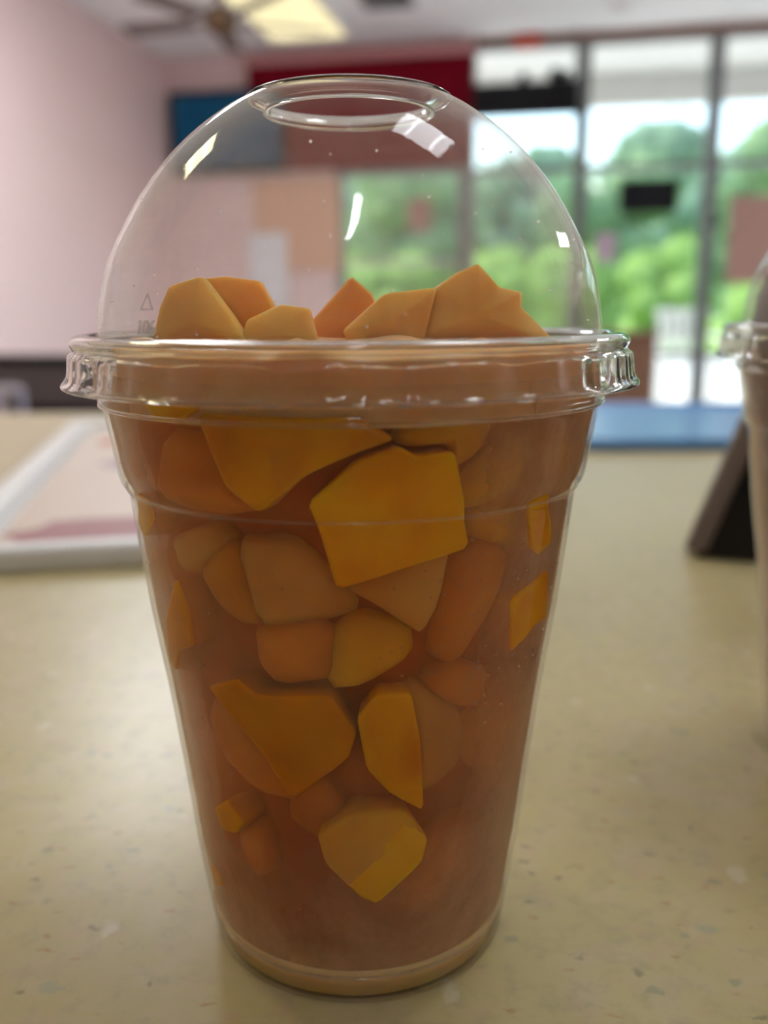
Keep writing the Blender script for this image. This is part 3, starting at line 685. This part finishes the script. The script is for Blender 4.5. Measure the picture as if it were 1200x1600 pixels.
# angle (degrees from the side facing the viewer), height (mm); gap to the wall, thickness
CH = [
 ([(-29.5,106.9),(-12.2,106.7),(2.8,106.7),(9.7,103.5),(2.7,101.6),(-6.9,98.5),(-18.3,91.9),(-25.0,95.9),(-27.6,101.1)], .9, 16, 'f_amber', 'broad dark amber slab just under the lid rim, upper left of the cup', (0, 0)),
 ([(-7.4,94.2),(2.7,100.6),(10.3,102.5),(14.0,101.0),(21.7,101.4),(24.3,94.8),(28.0,85.8),(13.5,83.6),(-2.3,80.3),(-4.7,87.0)], .35, 20, 'f_bright', 'largest bright orange block in the middle of the upper cup', (0, -1)),
 ([(-26.9,85.1),(-13.7,86.2),(-6.7,83.9),(1.7,75.7),(-9.0,74.0),(-21.6,72.3),(-24.8,75.6)], 2.0, 16, 'f_pale', 'pale brownish block left of centre below the largest orange block', (0, 0)),
 ([(0.4,78.8),(10.8,82.7),(23.7,84.8),(21.7,76.2),(18.4,72.0),(15.5,73.0),(8.8,76.0)], 1.2, 14, 'f_pale', 'pale pointed wedge under the right of the largest orange block', (0, 2)),
 ([(-3.4,71.4),(2.4,74.6),(16.3,72.7),(15.5,67.5),(4.1,63.8),(-4.1,63.4)], 1.3, 14, 'f_olive', 'olive yellow slab in the middle of the cup', (0, 0)),
 ([(25.1,92.1),(28.6,97.4),(37.0,100.0),(46.0,101.0),(46.3,94.1),(37.0,92.1)], 1.6, 14, 'f_olive', 'yellow green tinted slice at the upper right of the cup', (0, 0)),
 ([(44.2,91.5),(51.4,92.4),(58.8,82.7),(52.5,81.5),(47.7,83.5)], .35, 12, 'f_bright', 'small upright orange strip against the right wall, upper one', (0, 0)),
 ([(42.6,75.4),(59.8,78.0),(64.5,68.2),(55.2,68.4),(50.0,66.5),(45.4,65.4)], .35, 12, 'f_bright', 'orange strip with a slanted top against the right wall, lower one', (0, 0)),
 ([(-59.1,91.9),(-54.4,91.0),(-53.4,87.8),(-62.8,83.4),(-68.2,85.1)], .35, 10, 'f_amber', 'small amber sliver against the left wall just below the step', (0, 0)),
 ([(-46.6,78.8),(-43.2,73.8),(-43.6,67.2),(-51.9,64.7),(-58.0,59.5),(-62.6,60.5),(-54.9,71.2)], .35, 12, 'f_amber', 'tall amber lens shaped piece against the left wall', (0, 0)),
 ([(-43.2,79.3),(-31.4,84.7),(-27.7,83.8),(-26.0,72.8),(-32.4,72.0),(-39.3,74.4)], 1.2, 14, 'f_amber', 'brown piece left of the pale brownish block', (0, 0)),
 ([(-40.8,60.3),(-29.7,63.4),(-23.7,61.2),(-4.6,62.5),(1.8,55.6),(-0.4,50.8),(-16.7,42.2),(-24.1,49.8),(-35.8,57.3)], .35, 18, 'f_deep', 'large dark amber slab with a pointed left end in the lower left', (0, 0)),
 ([(1.6,58.5),(6.8,62.6),(15.5,62.1),(18.4,53.3),(20.7,39.4),(10.6,43.8),(4.0,48.9)], .35, 16, 'f_amber', 'amber wedge in the lower middle, its tip pointing down', (2, 0)),
 ([(-10.9,35.1),(1.0,39.8),(15.2,40.0),(22.9,33.6),(21.3,29.0),(7.3,21.8),(2.5,23.1),(-8.6,29.4)], .35, 16, 'f_olive', 'yellow amber wedge nearest the bottom of the cup', (0, 2)),
 ([(-22.3,37.0),(-11.1,42.6),(-3.5,37.3),(-8.7,28.1),(1.5,21.7),(-5.5,17.5),(-19.8,26.3)], 1.8, 14, 'f_red', 'reddish piece left of the bottom amber wedge', (0, 0)),
 ([(-47.6,35.0),(-40.9,38.2),(-35.0,34.8),(-38.5,31.9),(-44.9,31.1)], .35, 9, 'f_amber', 'small amber bit on the lower left wall', (0, 0)),
 ([(-41.3,30.4),(-33.3,32.8),(-29.3,26.1),(-35.0,23.1)], 1.2, 9, 'f_red', 'small reddish bit below the small amber bit at lower left', (0, 0)),
 ([(34.4,52.1),(49.0,54.6),(66.4,52.0),(61.3,42.0),(55.4,37.4),(43.6,42.8)], 1.4, 14, 'f_bright', 'orange piece at the right wall below the frosted patch', (0, 0)),
 ([(17.1,25.3),(27.0,30.9),(44.2,32.3),(39.2,23.6),(28.7,18.5),(18.8,17.5)], 2.4, 13, 'f_red', 'hazy reddish piece at the lower right', (0, 0)),
 ([(-59.8,19.6),(-54.9,18.9),(-52.9,17.0),(-60.3,14.3)], .35, 7, 'f_amber', 'tiny amber fleck at the left wall near the base', (0, 0)),
 ([(-44.6,107.7),(-36.0,107.7),(-28.7,107.6),(-33.7,105.2),(-40.0,105.6)], .4, 9, 'f_bright', 'small yellow orange piece under the left of the lid rim', (0, 0)),
 ([(12.1,103.4),(18.1,106.4),(33.3,104.5),(29.6,100.2),(24.1,98.7),(22.9,102.1),(14.0,101.9)], 1.4, 13, 'f_amber', 'brown orange piece right of the broad slab under the lid rim', (0, 0)),
 ([(-42.5,102.1),(-30.5,101.9),(-25.8,95.9),(-22.0,92.6),(-35.2,90.9),(-52.8,91.7)], 2.2, 13, 'f_red', 'hazy piece at the upper left above the step in the wall', (0, 0)),
 ([(18.1,60.4),(32.4,56.3),(51.3,42.4),(41.8,40.9),(22.1,40.4),(19.9,52.0)], 1.5, 15, 'f_pale', 'paler orange block right of the lower amber wedge', (0, 0)),
 ([(-24.3,71.3),(-6.2,73.0),(-4.5,64.8),(-19.8,62.8),(-24.5,65.7)], 2.2, 13, 'f_red', 'dim reddish piece between the pale brownish block and the large dark slab', (0, 0)),
 ([(25.7,81.7),(37.6,84.6),(46.3,81.3),(40.2,73.4),(30.5,65.8),(23.7,70.0)], 2.4, 14, 'f_red', 'hazy reddish piece behind the frosted patch on the right', (0, 0)),
 ([(23.1,61.0),(29.8,64.7),(43.7,61.2),(43.0,55.3),(33.4,56.6)], 2.4, 13, 'f_red', 'hazy reddish piece above the paler orange block on the right', (0, 0)),
 ([(-50.5,52.8),(-36.7,54.4),(-25.1,49.1),(-19.7,41.1),(-32.4,41.0),(-45.8,45.1)], 2.4, 14, 'f_red', 'hazy piece below the pointed end of the large dark slab', (0, 0)),
 ([(32.2,91.5),(44.1,90.7),(46.5,83.4),(35.4,85.9),(30.6,88.5)], 2.2, 12, 'f_amber', 'hazy brown piece right of the largest orange block', (0, 0)),
 ([(-53.8,83.9),(-36.3,88.2),(-31.2,85.6),(-43.5,79.8),(-50.9,79.3)], 2.4, 12, 'f_pale', 'frosted pale piece on the left under the step', (0, 0)),
 ([(48.9,101.2),(60.9,101.2),(62.0,95.2),(54.8,93.3)], 1.6, 11, 'f_amber', 'brown piece at the right wall of the upper cup', (0, 0)),
]
for i, (poly, ins, th, mat, lab, sh) in enumerate(CH): wall_chunk(poly, ins, th, mat, lab, 100+i, sh)
flat_chunk([(-30.1,122.0),(-28.6,125.2),(-23.8,126.7),(-19.3,121.0),(-15.8,115.8),(-31.4,115.9)], -22, 14, 'f_top', 'rounded amber piece at the left of the dome', 201, 3, tilt=.3)
flat_chunk([(-25.8,126.6),(-21.5,127.0),(-15.6,126.2),(-13.1,122.0),(-13.2,115.7),(-22.5,115.7)], -12, 13, 'f_top2', 'orange brown piece behind the rounded one at the left of the dome', 202, 2, tilt=.3)
flat_chunk([(-16.5,119.8),(-11.2,122.2),(-6.4,121.5),(-4.8,115.5),(-17.9,115.6)], -20, 12, 'f_top', 'low pale piece under the left middle of the dome', 203, 2, tilt=.4)
flat_chunk([(-8.4,118.3),(-0.1,127.3),(3.9,123.9),(4.5,120.8),(3.5,115.2),(-7.1,114.7)], 0, 11, 'f_top2', 'deep orange pointed piece in the middle of the dome', 204, 2, tilt=.25)
flat_chunk([(-1.1,117.9),(5.8,123.9),(14.8,124.9),(12.2,115.1),(-0.1,115.2)], -15, 12, 'f_top', 'amber piece right of the pointed one under the dome', 205, 2.5, tilt=.35)
flat_chunk([(8.0,115.5),(14.6,124.8),(18.9,127.6),(22.3,129.0),(26.0,124.9),(29.8,124.1),(29.7,121.5),(35.8,115.3)], -10, 15, 'f_top', 'tallest fruit piece at the right of the dome with a notched top', 206, 3, tilt=.3)
